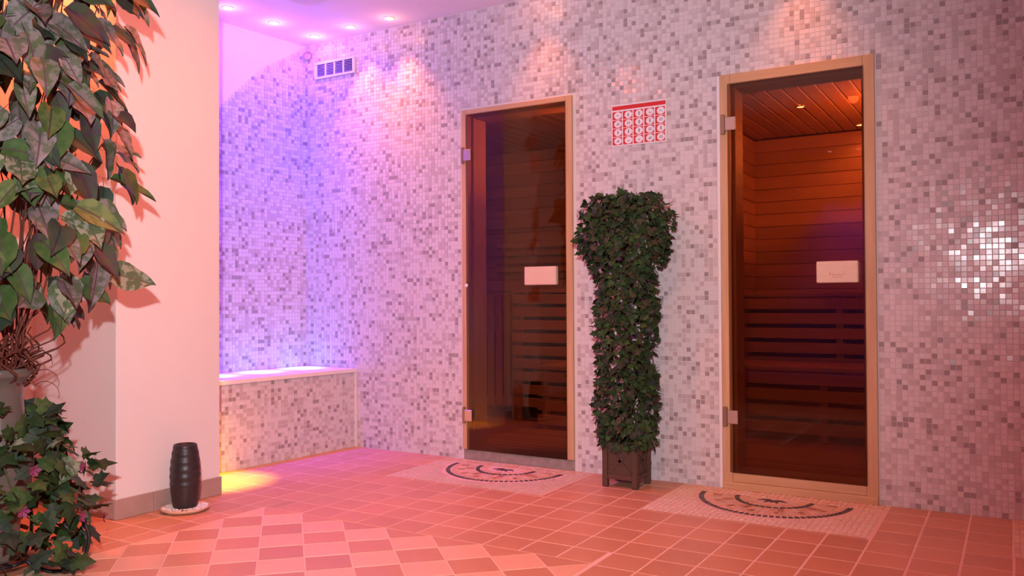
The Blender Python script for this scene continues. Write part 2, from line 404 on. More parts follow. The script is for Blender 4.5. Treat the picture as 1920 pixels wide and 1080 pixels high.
# mosaic inlays before the doors: stone pieces by rings
def inlay(x0, x1, label):
    root = MB(); root.box((x0, INY[0], -.01), (x1, INY[1], -.0025))
    root = root.build('mosaic_inlay', M['inlay_bed'], floor); root['label'] = label
    cx, cy = (x0+x1)/2, -.115
    ms = [M['cream_stone'], M['ochre_stone'], M['brown_stone'], M['dark_stone']]
    pieces = []
    def ring(r0, r1, n, mi, a0=math.pi, a1=2*math.pi, gap=.0025):
        for k in range(n):
            t0 = a0+(a1-a0)*k/n; t1 = a0+(a1-a0)*(k+1)/n; d = gap/r1
            pieces.append(([(cx+r*math.cos(t), cy+r*math.sin(t)) for r, t in ((r0, t0+d), (r0, t1-d), (r1, t1-d), (r1, t0+d))], mi(k) if callable(mi) else mi))
    ring(.304, .328, 40, 3, gap=.0035)
    ring(.270, .298, 32, 1)
    ring(.228, .266, 30, lambda k: (1, 2, 1, 0)[k % 4])
    ring(.178, .225, 22, lambda k: (0, 1, 1, 2, 1)[k % 5])
    ring(.150, .172, 18, 3)
    ring(.108, .147, 14, lambda k: (1, 1, 0)[k % 3])
    for a in (-2.62, -2.0, -1.57, -1.14, -.52):      # dark leaf-shaped fan at the centre
        l = .075 if abs(a+1.57) > .3 else .062
        d = Vector((math.cos(a), math.sin(a))); e = Vector((-d.y, d.x)); c0 = Vector((cx, cy-.012))
        pieces.append(([tuple(c0+d*u+e*v) for u, v in ((.012, 0), (l*.5, .013), (l, 0), (l*.5, -.013))], 3))
    # cream field of small squares outside the half round and behind it
    s = .024
    y = INY[0]
    while y < INY[1]-s*.6:
        x = x0
        while x < x1-s*.6:
            mx_, my_ = x+s/2, y+s/2
            r = math.hypot(mx_-cx, my_-cy)
            if (my_ > cy+.006) or r > .348:
                j = lambda: random.uniform(-.0015, .0015)
                pieces.append(([(x+.002+j(), y+.002+j()), (x+s-.002+j(), y+.002+j()), (x+s-.002+j(), min(y+s, INY[1])-.002+j()), (x+.002+j(), min(y+s, INY[1])-.002+j())], 0 if my_ < cy else (0, 1)[random.random() < .5]))
            x += s
        y += s
    ps = sorted(pieces, key=lambda q: -parea(q[0])*(8 if q[1] == 3 else 1))
    rest = MB()
    for rank, (p, mi) in enumerate(ps):
        if rank < 150 and parea(p) > 20:
            t = MB(); t.prism(p, -.003, random.uniform(.0, .0012), 0, .0012); t.build('stone_piece', ms[mi], root)
        else: rest.prism(p, -.003, random.uniform(.0, .0012), mi, .0012)
    rest.build('stone_field', ms, root)['kind'] = 'stuff'
inlay(*INL[0], 'half-round stone mosaic inlay before the left sauna door')
inlay(*INL[1], 'half-round stone mosaic inlay before the right sauna door')
inlay(*INL[2], 'half-round stone mosaic inlay at the far right of the floor')

# ------------------------------------------------------------------ sauna doors
def door(name, d, label, timber_sill, gl, handle, fw, top_w, scribble):
    x0, x1, zt = d
    root = thing(name, label, 'door', ((x0+x1)/2, 0, 0), kind='structure')
    cx = (x0+x1)/2
    z0 = .045 if timber_sill else .06
    def part(nm, a, c_, mt, bev=.002, parent=root):
        t = MB(); t.box((a[0]-cx, a[1], a[2]), (c_[0]-cx, c_[1], c_[2]), bev=bev); return t.build(nm, mt, parent)
    yf, yb = -.014, .10
    for s, nm in ((x0, 'jamb'), (x1-fw, 'jamb')): part(nm, (s, yf, .0 if timber_sill else z0-.005), (s+fw, .03, zt), M['pine'])
    part('jamb_lining', (x0, .031, 0), (x0+fw+.012, .16, zt), M['pine']); part('jamb_lining', (x1-fw-.012, .031, 0), (x1, .16, zt), M['pine'])
    part('header', (x0+fw+.0005, yf, zt-top_w), (x1-fw-.0005, .03, zt), M['pine_h']); part('header_lining', (x0+fw+.0125, .031, zt-top_w-.012), (x1-fw-.0125, .16, zt), M['pine_h'])
    if timber_sill:
        part('sill', (x0+.002, -.022, 0), (x1-.002, .05, .034), M['pine_h']); part('bottom_rail', (x0+fw+.0005, yf, .0345), (x1-fw-.0005, .16, .075), M['pine_h']); gz = .078
    else:
        part('threshold', (x0, -.004, -.002), (x1, .14, .052), M['stone'], .003); gz = .056
    lf = part('glass_leaf', (x0+fw*.72+.002, -.012, gz), (x1-fw+.004, -.004, zt-top_w+.003), gl, 0)
    lf.location.y = -.004
    for zz in (.245 if not timber_sill else .335, 1.69 if not timber_sill else 1.70):
        t = MB(); t.box((x0+fw*.60-cx, -.030, zz-.031), (x0+fw+.030-cx, -.019, zz+.031), bev=.002); h = t.build('hinge_plate', M['metal'], lf); h.location.y = .004
        t = MB(); t.box((x0+.006-cx, -.028, zz-.046), (x0+fw*.56-cx, -.0145, zz+.046), bev=.002); h2 = t.build('hinge_knuckle', M['brass'], root)
    a, c_, h0, h1 = handle
    t = MB(); t.box((a-cx, -.042, h0), (c_-cx, -.0125, h1), bev=.004); hb = t.build('handle', M['block'], lf); hb.location.y = .0
    if scribble:
        hx, hz = (a+c_)/2-cx, (h0+h1)/2-.012
        pts = [(-.032, .012), (-.028, -.002), (-.022, .006), (-.016, .004), (-.012, -.004), (-.006, .001), (0, -.003), (.006, .002), (.012, -.004), (.020, .001), (.030, .004), (.033, .016)]
        t = MB(); t.tube([(hx+u, -.0422, hz+v) for u, v in pts], .0009, 4)
        t.tube([(hx+u, -.0422, hz-.011+v) for u, v in [(-.02, 0), (0, -.002), (.022, .001)]], .0007, 4)
        t.build('engraved_script', M['brown_stone'], lf)
    t = MB(); t.box((a-cx+.02, .004, h0), (c_-cx-.02, .03, h1), bev=.004); t.build('inner_handle', M['block'], lf)
    return root
door('door_1', D1, 'left sauna door of dark bronze glass in a slim pine frame', False, M['glass_bronze'], (-2.235, -2.045, .962, 1.058), .040, .030, False)
door('door_2', D2, 'right sauna door of reddish glass in a wider pine frame with timber sill', True, M['glass_red'], (-.752, -.580, .952, 1.046), .047, .048, True)
# small bright door stud on the left door frame
b = MB(); b.lathe([(0, .008), (.008, .007), (.010, 0)], 12); o = b.build('door_stud', M['white'], bpy.data.objects['door_1'], True, (D1[0]+.036-(D1[0]+D1[1])/2, -.022, .965), (math.pi/2, 0, 0))

# ------------------------------------------------------------------ sauna cabins
def cabin(nm, x0, x1, y0, y1, zc, side, bw=.094):
    out = {}
    specs = {'back': ((x0-.05, y1, -.05), (x1+.05, y1+.05, zc+.05)), 'west': ((x0-.05, y0, -.05), (x0, y1, zc+.05)), 'east': ((x1, y0, -.05), (x1+.05, y1, zc+.05))}
    words = {'back': 'back', 'west': 'left', 'east': 'right'}
    for k, (a, c_) in specs.items():
        t = MB(); t.box(a, c_); o = tag(t.build('wall_%s_%s' % (nm, k), M['sauna_dark']), '%s wall of horizontal boards inside the %s sauna' % (words[k], side), 'wall', kind='structure')
        n = int(zc/.095)
        for q in range(n+1):
            za = q*.095+.001; zb = min(zc-.001, za+.0925)
            if zb-za < .02: continue
            t = MB()
            if k == 'back': t.box((x0, y1-.014, za), (x1, y1, zb), bev=.004)
            elif k == 'west': t.box((x0, y0, za), (x0+.014, y1-.015, zb), bev=.004)
            else: t.box((x1-.014, y0, za), (x1, y1-.015, zb), bev=.004)
            t.build('wall_board', M['sauna'] if k == 'back' else M['sauna_v'], o)
    t = MB(); t.box((x0-.05, y0, zc+.015), (x1+.05, y1+.05, zc+.06)); c_ = tag(t.build('ceiling_%s' % nm, M['sauna_dark']), 'boarded ceiling inside the %s sauna' % side, 'ceiling', kind='structure')
    x = x0
    while x < x1-.03:
        t = MB(); t.box((x+.002, y0, zc), (min(x+bw-.004, x1), y1-.001, zc+.014), bev=.005); t.build('ceiling_board', M['sauna_v'], c_); x += bw
    t = MB(); t.box((x0, .12, -.05), (x1, y1, -.002)); tag(t.build('floor_%s' % nm, M['brown_stone']), 'dark floor inside the %s sauna' % side, 'floor', kind='structure')
cabin('sauna_one', -3.98, -1.80, .165, 2.0, 2.08, 'left')
cabin('sauna_two', -1.72, -.30, .165, 2.6, 2.10, 'right')

def sauna_bench(label, x0, x1, yf, yb, zt, nsl, pitch, front=True):
    root = thing('sauna_bench', label, 'bench', ((x0+x1)/2, (yf+yb)/2, 0))
    w2, d2 = (x1-x0)/2, (yb-yf)/2
    k = 0; y = -d2
    while y < d2-.05:
        t = MB(); t.box((-w2, y, zt-.028), (w2, y+.082, zt), bev=.004); t.build('seat_slat', M['sauna'], root); y += .095
    for sx in (-w2+.02, w2-.065, -.0225):
        t = MB(); t.box((sx, -d2+.028, 0), (sx+.045, -d2+.07, zt-.029), bev=.003); t.build('leg', M['sauna_z'], root)
        t = MB(); t.box((sx, d2-.05, 0), (sx+.045, d2-.008, zt-.029), bev=.003); t.build('leg', M['sauna_z'], root)
    if front:
        for q in range(nsl):
            z1 = zt-.04-q*pitch
            if z1-pitch*.72 < 0: break
            t = MB(); t.box((-w2, -d2+.004, z1-pitch*.72), (w2, -d2+.027, z1), bev=.003); t.build('front_slat', M['sauna'], root)
    return root
hib = sauna_bench('high slatted bench along the back of the left sauna', -3.19, -1.84, 1.42, 1.96, .96, 9, .094)
sauna_bench('low slatted step bench in front of the high bench in the left sauna', -2.72, -1.84, .95, 1.38, .45, 4, .094)
sauna_bench('high slatted bench along the back of the right sauna', -1.69, -.33, 2.0, 2.57, .92, 8, .1)
sauna_bench('low slatted step bench in front of the high bench in the right sauna', -1.69, -.33, 1.45, 1.97, .46, 4, .1)
br = bpy.data.objects.new('backrest', None); C.objects.link(br); br.parent = hib; br.location = (-2.7-hib.location.x, 1.985-hib.location.y, 0)
for z0, z1 in ((1.46, 1.54), (1.30, 1.34), (1.235, 1.275), (1.17, 1.21), (1.105, 1.145)):
    x0, x1 = ((-1.2, .85) if z0 > 1.4 else (-.95, .0))
    t = MB(); t.box((x0, -.045, z0), (x1, -.022, z1), bev=.003); t.build('rail', M['sauna'], br)
for x in (-.9, -.05):
    t = MB(); t.box((x, -.0215, 1.08), (x+.04, 0, 1.56), bev=.002); t.build('bracket', M['sauna_z'], br)
gd = thing('stove_guard', 'upright boarded guard beside the bench in the left sauna', 'guard rail', (-3.38, 1.44, 0))
for q in range(5):
    t = MB(); t.box((-.17+q*.07, -.012, .10), (-.17+q*.07+.052, .012, .93), bev=.003); t.build('upright_board', M['sauna_z'], gd)
for z in (.10, .86):
    t = MB(); t.box((-.18, .013, z), (.18, .035, z+.06), bev=.003); t.build('rail', M['sauna'], gd)
for x in (-.18, .15):
    t = MB(); t.box((x, .036, 0), (x+.035, .07, .95), bev=.003); t.build('post', M['sauna_z'], gd)
st = thing('sauna_stove', 'dark sauna stove behind the upright guard in the left sauna', 'stove', (-3.42, 1.72, 0))
t = MB(); t.box((-.16, -.14, .08), (.16, .14, .62), bev=.01); t.build('stove_body', M['iron'], st)
for sx in (-.14, .11):
    for sy in (-.12, .09):
        t = MB(); t.box((sx, sy, 0), (sx+.03, sy+.03, .082)); t.build('leg', M['iron'], st)
for k in range(14):
    a = random.uniform(0, 6.28); r = random.uniform(0, .1)
    t = MB(); t.lathe([(0, -.03), (.03, -.02), (.042, 0), (.03, .022), (0, .03)], 7); t.build('stone', M['stone'], st, False, (r*math.cos(a), r*math.sin(a)*.8, .635+random.uniform(0, .02)), (random.random(), random.random(), a))
for xx, lab in ((-2.3, 'left'), (-.99, 'right')):
    db = thing('duckboard', 'slatted wooden duckboard on the floor of the %s sauna' % lab, 'duckboard', (xx, .545 if lab == 'left' else .62, -.002))
    w2 = .5 if lab == 'left' else .62
    for q in range(10):
        t = MB(); t.box((-w2, -.40+q*.08, .022), (w2, -.40+q*.08+.06, .04), bev=.003); t.build('slat', M['sauna'], db)
    for x in (-w2+.05, 0, w2-.09):
        t = MB(); t.box((x, -.4, 0), (x+.04, .38, .0215)); t.build('batten', M['sauna_v'], db)

# ------------------------------------------------------------------ downlights
def downlight(loc, kind, label, r=.024, group=None, cabin=False):
    root = thing('downlight', label, 'lamp', loc, group=group)
    t = MB(); t.lathe([(r*1.35, 0), (r*1.32, -.004), (r*1.05, -.006), (r*1.0, -.002), (r*1.0, 0)], 20); t.build('bezel', M['white'] if not cabin else M['metal'], root, True)
    t = MB(); t.lathe([(r*1.0, -.0025), (r*.6, -.005), (0.0005, -.006)], 20); t.build('lens', M[kind], root, True)
    return root
BLUE = (.05, .02, 1.0); AMBER = (1, .24, .06); WARM = (1, .34, .13)
for (x, y), lab in zip([(-3.655, -.125), (-3.675, -.437), (-3.70, -.75)], ['blue white downlight over the alcove bench nearest the mosaic door wall', 'middle blue white downlight of the three over the alcove bench', 'blue white downlight over the alcove bench nearest the white pillar']):
    downlight((x, y, CEIL), 'lens_blue', lab, group='blue lamps above the alcove bench')
    light('blue_wash', 'SPOT', (x, y, CEIL-.02), 26, BLUE, .02, 110, .9, (x-.04, y+.02, 0))
    light('blue_beam', 'SPOT', (x, y, CEIL-.02), 120, BLUE, .02, 46, 1, (x-.05, y, 0))
    light('blue_core', 'SPOT', (x, y, CEIL-.02), 620, (.0, .42, 1.0), .02, 10, 1, (x-.08, y-.03, .47))
    light('blue_spill', 'POINT', (x, y, CEIL-.05), 3.4, (.32, .05, 1), .03)
for x, p, aim, lab in [(-3.35, 48, -.06, 'amber downlight by the mosaic wall next to the air vent'), (-3.06, 48, -.06, 'amber downlight by the mosaic wall between vent and left sauna door'), (-2.13, 18, -.24, 'amber downlight above the left sauna door'), (-.83, 18, -.24, 'amber downlight above the right sauna door')]:
    downlight((x, -.147, CEIL), 'lens_amber', lab, group='amber lamps along the mosaic wall')
    light('amber_beam', 'SPOT', (x, -.147, CEIL-.02), p, AMBER, .02, 80, 1, (x+.12, aim, 0))
    light('amber_spill', 'POINT', (x, -.147, CEIL-.05), .35, (1, .35, .2), .03)
# the lamp behind the pillar that throws the yellow pool on the floor
downlight((-3.38, -1.10, CEIL), 'lens_amber', 'amber downlight above the yellow pool of light beside the pillar')
light('pool_beam', 'SPOT', (-3.38, -1.10, CEIL-.02), 1500, (1, .55, .01), .015, 15, 1, (-3.38, -1.10, 0))
# ceiling lamps over the near floor, above the frame
for x, y, p, lab in [(-2.35, -1.65, 85, 'amber downlight in the ceiling over the chequered floor tiles'), (-3.40, -2.05, 80, 'amber downlight in the ceiling behind the tall leafy plant'), (-1.1, -1.9, 46, 'amber downlight in the ceiling over the floor before the right sauna'), (.3, -1.9, 9, 'amber downlight in the ceiling near the plain right wall'), (-1.1, -3.3, 30, 'amber downlight in the ceiling over the middle of the open floor')]:
    downlight((x, y, CEIL), 'lens_amber', lab, group='amber lamps over the open floor')
    light('amber_wide', 'SPOT', (x, y, CEIL-.02), p, (1, .125, .03), .04, 168, 1, (x, y, 0))
# blue lamps behind the viewer, seen mirrored in the right door
for x, y, lab in [(-1.75, -5.9, 'blue white downlight near the wall behind the viewer, nearer the leafy plant'), (-1.45, -5.9, 'blue white downlight near the wall behind the viewer, farther from the leafy plant')]:
    downlight((x, y, CEIL), 'lens_blue', lab, group='blue lamps behind the viewer')
    light('blue_beam', 'SPOT', (x, y, CEIL-.02), 90, BLUE, .02, 62, .8, (x, y-.05, 0))
# cabin lamps
for x, y, p, lab in [(-1.30, .87, 1.2, 'small warm downlight in the right sauna ceiling close to the glass door'), (-1.16, 1.61, 1.5, 'small warm downlight in the middle of the right sauna ceiling'), (-.93, 2.42, 5, 'small warm downlight in the right sauna ceiling by the back wall')]:
    downlight((x, y, 2.10), 'lens_sauna', lab, .022, 'lamps in the right sauna ceiling', True)
    light('cabin_beam', 'SPOT', (x, y, 2.08), p, WARM, .02, 150, .9, (x, y, 0))
def added_wall_lamp(loc, label, p):  # unseen fixture added around each cabin glow light
    root = thing('added_sauna_lamp', label, 'lamp', loc)
    t = MB(); t.box((-.012, -.07, -.09), (0, .07, .09), bev=.003); t.build('back_plate', M['sauna_z'], root)
    t = MB(); t.lathe([(.03, -.05), (.045, -.02), (.045, .03), (.03, .05)], 16, 0, (-.058, 0, 0)); t.build('glass_globe', M['lens_sauna'], root, True)
    t = MB(); t.box((-.34, -.26, -.10), (-.013, .26, -.088), bev=.002); t.build('glow_shield_board', M['sauna'], root)  # wide board added to block downward glow and keep the lower cabin dark
    light('cabin_glow', 'POINT', (loc[0]-.135, loc[1], loc[2]+.02), p, WARM, .02)
added_wall_lamp((-.315, 1.55, 1.83), 'added unseen wall lamp with a light-shielding board, high inside the right sauna', 34)
downlight((-2.1, .75, 2.08), 'lens_sauna', 'small warm downlight in the left sauna ceiling', .022, None, True)
light('cabin_beam', 'SPOT', (-2.1, .75, 2.06), 45, WARM, .02, 150, .9, (-2.1, .75, 0))
added_wall_lamp((-1.815, .42, 1.80), 'added unseen wall lamp with a light-shielding board, high inside the left sauna', 12)

# ------------------------------------------------------------------ ceiling and wall fittings
sp = thing('ceiling_speaker', 'round pale ceiling loudspeaker above the alcove', 'speaker', (-3.205, -.655, CEIL))
t = MB(); t.lathe([(.118, 0), (.118, -.012), (.104, -.016), (.098, -.012)], 32); t.build('rim', M['white'], sp, True)
t = MB(); t.lathe([(.098, -.012), (.05, -.015), (.0005, -.016)], 32); t.build('grille', M['plaster'], sp, True)
SS = .72
se = thing('corner_sensor', 'small beige domed sensor in the top corner beside the air vent', 'sensor', (-3.825, -.012, 2.43))
t = MB(); t.lathe([(.036, .012), (.036, .004), (.032, .0)], 20); t.build('mounting_ring', M['skirting'], se, True, rot=(math.pi/2, 0, math.pi/8))
t = MB(); t.lathe([(.032, .001), (.028, -.008), (.016, -.014), (.0005, -.016)], 20); t.build('dome', M['clay'], se, True, rot=(math.pi/2, 0, math.pi/8))

se.scale = (SS,)*3
vt = thing('air_vent', 'white air vent with four rows of grey louvres high on the mosaic wall', 'vent', (-3.602, -.0025, 2.323))
VW, VH = .165, .052
for a, c_ in (((-VW, -.014, VH-.014), (VW, 0, VH)), ((-VW, -.014, -VH), (VW, 0, -VH+.014)), ((-VW, -.014, -VH+.0145), (-VW+.018, 0, VH-.0145)), ((VW-.018, -.014, -VH+.0145), (VW, 0, VH-.0145))):
    t = MB(); t.box(a, c_, bev=.002); t.build('frame', M['white'], vt)
t = MB(); t.box((-VW+.01, -.002, -VH+.01), (VW-.01, 0, VH-.01)); t.build('backing', M['dark'], vt)
cw = (2*VW-.036)/4
for q in range(1, 4):
    x = -VW+.018+q*cw; t = MB(); t.box((x-.005, -.011, -VH+.015), (x+.005, -.002, VH-.015)); t.build('mullion', M['white'], vt)
t = MB(); t.add([(-cw/2+.006, -.010, -.0035), (cw/2-.006, -.010, -.0035), (cw/2-.006, -.0025, .0035), (-cw/2+.006, -.0025, .0035), (-cw/2+.006, -.010, -.0023), (cw/2-.006, -.010, -.0023), (cw/2-.006, -.0025, .0047), (-cw/2+.006, -.0025, .0047)],
      [(0,3,2,1),(4,5,6,7),(0,1,5,4),(1,2,6,5),(2,3,7,6),(3,0,4,7)])
lm = mesh('louvre', t.v, t.f, [M['louvre']])
for q in range(4):
    for j in range(7): link('louvre', lm, vt, (-VW+.018+(q+.5)*cw, 0, -VH+.022+j*.0098))

# rules sign
SX, SZ, SW, SH = -1.597, 1.757, .1455, .1035
sg = thing('rules_sign', 'white and red sign with a grid of round pictograms between the doors', 'sign', (SX, -.0025, SZ))
t = MB(); t.box((-SW, -.004, -SH), (SW, 0, SH)); t.build('board', M['white'], sg)
t = MB(); t.box((-SW+.004, -.0046, SH-.026), (SW-.004, -.0038, SH-.006)); t.build('header_bar', M['red'], sg)
def symbol(k):
    t = MB()
    def disc(cx, cz, r, n=8):
        t.add([(cx+r*math.cos(6.283*i/n), 0, cz+r*math.sin(6.283*i/n)) for i in range(n)], [tuple(range(n))])
    def bar(x0, z0, x1, z1, w_):
        d = Vector((x1-x0, 0, z1-z0)).normalized(); e = Vector((-d.z, 0, d.x))*w_/2
        a, c_ = Vector((x0, 0, z0)), Vector((x1, 0, z1)); t.add([a+e, a-e, c_-e, c_+e], [(0, 1, 2, 3)])
    if k == 0: disc(0, .007, .0028); bar(0, .004, 0, -.004, .005); bar(-.001, -.003, -.003, -.009, .002); bar(.001, -.003, .003, -.009, .002)
    elif k == 1: bar(-.001, -.008, -.001, .002, .006); bar(-.001, .002, -.001, .008, .0026)
    elif k == 2: bar(-.007, -.004, .007, -.004, .003); bar(-.005, -.002, .003, .004, .003); disc(.006, .004, .0025)
    elif k == 3: disc(-.004, .005, .0023); bar(-.004, .002, -.004, -.007, .0036); disc(.005, .006, .0023); bar(.005, .003, .005, -.006, .0036)
    elif k == 4: bar(-.007, -.003, .006, -.006, .002); bar(-.003, .001, .005, -.003, .002)
    else: bar(-.006, .005, .006, -.005, .0016); bar(-.006, -.002, .002, .004, .0016)
    return t
SYM = [mesh('symbol', symbol(k).v, symbol(k).f, [M['ink']]) for k in range(6)]
pw, ph = .0505, .0395
t = MB(); t.box((-pw/2, -.0006, -ph/2), (pw/2, 0, ph/2)); panel_me = mesh('pictogram_panel', t.v, t.f, [M['red']])
t = MB(); t.add([(.004+.0205*math.cos(6.283*i/20), -.0009, .0178*math.sin(6.283*i/20)) for i in range(20)], [tuple(range(20))]); disc_me = mesh('disc', t.v, t.f, [M['white']])
lay = [5, 1, 0, 4, 5, 2, 3, 0, 0, 3, 0, 0, 0, 3, 0, 2, 4, 4, 2, 3]
for j in range(4):
    for i in range(5):
        p = link('pictogram_panel', panel_me, sg, (-SW+.0055+pw/2+i*(pw+.0064), -.004, SH-.034-ph/2-j*(ph+.0032)))
        link('disc', disc_me, p); link('symbol', SYM[lay[j*5+i]], p, (.004, -.0012, 0))

# ------------------------------------------------------------------ black ribbed vase on a pebble saucer
VX, VY = -3.035, -1.545
sc_ = thing('pebble_saucer', 'round clay saucer of pale pebbles under the black vase', 'saucer', (VX, VY, 0))
t = MB(); t.lathe([(.0005, .0), (.078, .0), (.098, .010), (.100, .017), (.095, .018), (.088, .012), (.0005, .010)], 36); t.build('dish', M['clay'], sc_, True)
t = MB()
for k in range(260):
    a = random.uniform(0, 6.283); r = .092*math.sqrt(random.uniform(.15, 1)); q = random.uniform(.004, .0065)
    t.lathe([(.0003, -q*.6), (q*.8, -q*.3), (q, .1*q), (q*.6, q*.5), (.0003, q*.62)], 6, 0, (r*math.cos(a), r*math.sin(a), .0145))
t.build('pebble_bed', M['pebble'], sc_)['kind'] = 'stuff'
vs_ = thing('black_vase', 'black barrel-shaped vase with horizontal ribs standing on a pebble saucer', 'vase', (VX, VY, .0165))
prof = [(.0005, 0), (.046, 0), (.048, .004)]
for k in range(1, 73):
    z = .004+k/72*.258; u = z/.262
    r = .0485+.0145*math.sin(math.pi*min(1, u*.92+.02))-.004*u*u
    rib = (.0011*math.cos(u*2*math.pi*8) if .36 < u < .97 else 0)
    prof.append((r+rib, z))
prof += [(prof[-1][0]-.003, .265), (prof[-1][0]-.008, .262), (.036, .22), (.0005, .21)]
t = MB(); t.lathe(prof, 40); t.build('vase_body', M['black'], vs_, True)

# ------------------------------------------------------------------ leaves
def leaf_mat(name, base, second, scale=14, amt=.7, rib=None, rough=.6):
    k = bpy.data.materials.new(name); k.use_nodes = True; nt = k.node_tree; b = nt.nodes['Principled BSDF']; N = nt.nodes.new; L = nt.links.new
    tc = N('ShaderNodeTexCoord'); oi = N('ShaderNodeObjectInfo'); ad = N('ShaderNodeVectorMath'); ad.operation = 'ADD'
    sc2 = N('ShaderNodeVectorMath'); sc2.operation = 'SCALE'; sc2.inputs['Scale'].default_value = 1
    ml = N('ShaderNodeMath'); ml.operation = 'MULTIPLY'; ml.inputs[1].default_value = 37
    cb = N('ShaderNodeCombineXYZ'); L(oi.outputs['Random'], ml.inputs[0]); L(ml.outputs[0], cb.inputs[0])
    L(tc.outputs['Object'], ad.inputs[0]); L(cb.outputs[0], ad.inputs[1])
    nz = N('ShaderNodeTexNoise'); nz.inputs['Scale'].default_value = scale; nz.inputs['Detail'].default_value = 4; L(ad.outputs[0], nz.inputs['Vector'])
    rp = N('ShaderNodeValToRGB'); e = rp.color_ramp.elements
    e[0].position = .5-.16*(1.3-amt); e[1].position = .5+.16*(1.3-amt); e[0].color = (*base, 1); e[1].color = (*second, 1)
    L(nz.outputs[0], rp.inputs[0]); col = rp.outputs[0]
    if rib:
        sx = N('ShaderNodeSeparateXYZ'); L(tc.outputs['Object'], sx.inputs[0]); ab = N('ShaderNodeMath'); ab.operation = 'ABSOLUTE'; L(sx.outputs[0], ab.inputs[0])
        lt = N('ShaderNodeMath'); lt.operation = 'LESS_THAN'; lt.inputs[1].default_value = .018; L(ab.outputs[0], lt.inputs[0])
        mx = N('ShaderNodeMixRGB'); L(lt.outputs[0], mx.inputs[0]); L(col, mx.inputs[1]); mx.inputs[2].default_value = (*rib, 1); col = mx.outputs[0]
    hs = N('ShaderNodeHueSaturation'); mr = N('ShaderNodeMapRange'); mr.inputs[3].default_value = .78; mr.inputs[4].default_value = 1.22
    L(oi.outputs['Random'], mr.inputs[0]); L(mr.outputs[0], hs.inputs['Value']); L(col, hs.inputs['Color']); L(hs.outputs[0], b.inputs['Base Color'])
    b.inputs['Roughness'].default_value = rough; b.inputs['Specular IOR Level'].default_value = .22
    return k
LM = [leaf_mat('leaf_mauve_grey', (.225, .18, .18), (.10, .115, .075), 6, .9, (.10, .06, .075)),
      leaf_mat('leaf_mauve_green', (.19, .165, .145), (.085, .115, .052), 5, 1, (.11, .06, .075)),
      leaf_mat('leaf_green', (.042, .085, .022), (.070, .115, .034), 4, .6, (.075, .055, .045)),
      leaf_mat('leaf_dark', (.025, .046, .028), (.038, .056, .034), 4, .6, (.022, .02, .022)),
      leaf_mat('leaf_cream', (.31, .30, .21), (.10, .14, .065), 7, 1.1, (.11, .12, .065)),
      leaf_mat('leaf_olive', (.14, .165, .05), (.08, .115, .035), 5, .8, (.085, .05, .04)),
      leaf_mat('leaf_plum', (.065, .045, .052), (.052, .070, .036), 5, .8, (.075, .03, .045))]
# unit leaf: base at origin, tip along +Y, normal +Z, length 1
def leaf_me(w_, fold, droop, curl, name='leaf'):
    st = [(0, .06), (.07, .52), (.2, .90), (.38, 1.0), (.58, .80), (.76, .50), (.9, .20), (1.0, 0.0)]
    vs = []; fs = []
    for t_, q in st:
        hw = w_/2*q; z0 = -droop*t_*t_; back = -.05 if .02 < t_ < .12 else 0
        for s in (-1, -.5, 0, .5, 1):
            vs.append((s*hw, t_+back*abs(s), z0 + abs(s)*hw*fold + curl*abs(s)**2*math.sin(t_*9)*.05))
    for j in range(len(st)-1):
        for i in range(4): fs.append((j*5+i, j*5+i+1, (j+1)*5+i+1, (j+1)*5+i))
    vs += [(0, -.30, -.06), (.012, -.30, -.06), (.012, .02, 0), (-.012, .02, 0)]; n0 = len(vs)-4; fs.append((n0, n0+1, n0+2, n0+3))
    return mesh(name, vs, fs, [LM[0]], smooth=True)
BIG = [leaf_me(.60, .22, .22, 1), leaf_me(.55, .38, .30, .6), leaf_me(.66, .12, .15, 1.4), leaf_me(.50, .55, .10, .8)]
def orient(pos, tip, nrm, size):
    y = tip.normalized(); z = (nrm - y*nrm.dot(y)).normalized(); x = y.cross(z)
    mm = Matrix((x, y, z)).transposed().to_4x4() @ Matrix.Diagonal((size, size, size, 1)); mm.translation = pos; return mm
def put_leaf(me, mt, parent, mm, name='leaf'):
    o = bpy.data.objects.new(name, me); C.objects.link(o); o.parent = parent
    o.matrix_world = mm; o.matrix_parent_inverse = Matrix.Translation(-parent.location)
    o.material_slots[0].link = 'OBJECT'; o.material_slots[0].material = mt
    return o

# ------------------------------------------------------------------ tall vase of big-leaved foliage on an iron stand
PX, PY = -2.845, -2.415
stand = thing('iron_stand', 'black wrought iron stand with scrolled legs under the tall vase', 'plant stand', (PX, PY, 0))
t = MB(); t.tube([(.088*math.cos(6.2832*i/24), .088*math.sin(6.2832*i/24), .046) for i in range(25)], .006, 6); t.build('ring', M['iron'], stand, True)
for k in range(4):
    a = math.radians(40+90*k)
    pts = []
    for r, z in [(.086, .046), (.11, .030), (.15, .010), (.20, .007), (.245, .025), (.272, .065), (.280, .115), (.266, .16), (.238, .185), (.212, .178), (.205, .155), (.22, .142)]:
        pts.append((r*math.cos(a), r*math.sin(a), z))
    fine = []
    for i in range(len(pts)-1):
        p0, p1, p2, p3 = [Vector(pts[max(0, min(len(pts)-1, i+d))]) for d in (-1, 0, 1, 2)]
        for q in range(4):
            u = q/4; fine.append(.5*((2*p1)+(p2-p0)*u+(2*p0-5*p1+4*p2-p3)*u*u+(3*p1-p0-3*p2+p3)*u**3))
    fine.append(Vector(pts[-1]))
    t = MB(); t.tube(fine, .0065, 6); t.build('scroll_leg', M['iron'], stand, True)
for d in (0, math.pi/2):
    t = MB(); t.box((-.086, -.005, .042), (.086, .005, .048)); t.build('cross_bar', M['iron'], stand, rot=(0, 0, d))
vase = thing('tall_vase', 'grey brown stoneware vase holding the big-leaved foliage', 'vase', (PX, PY, .0525))
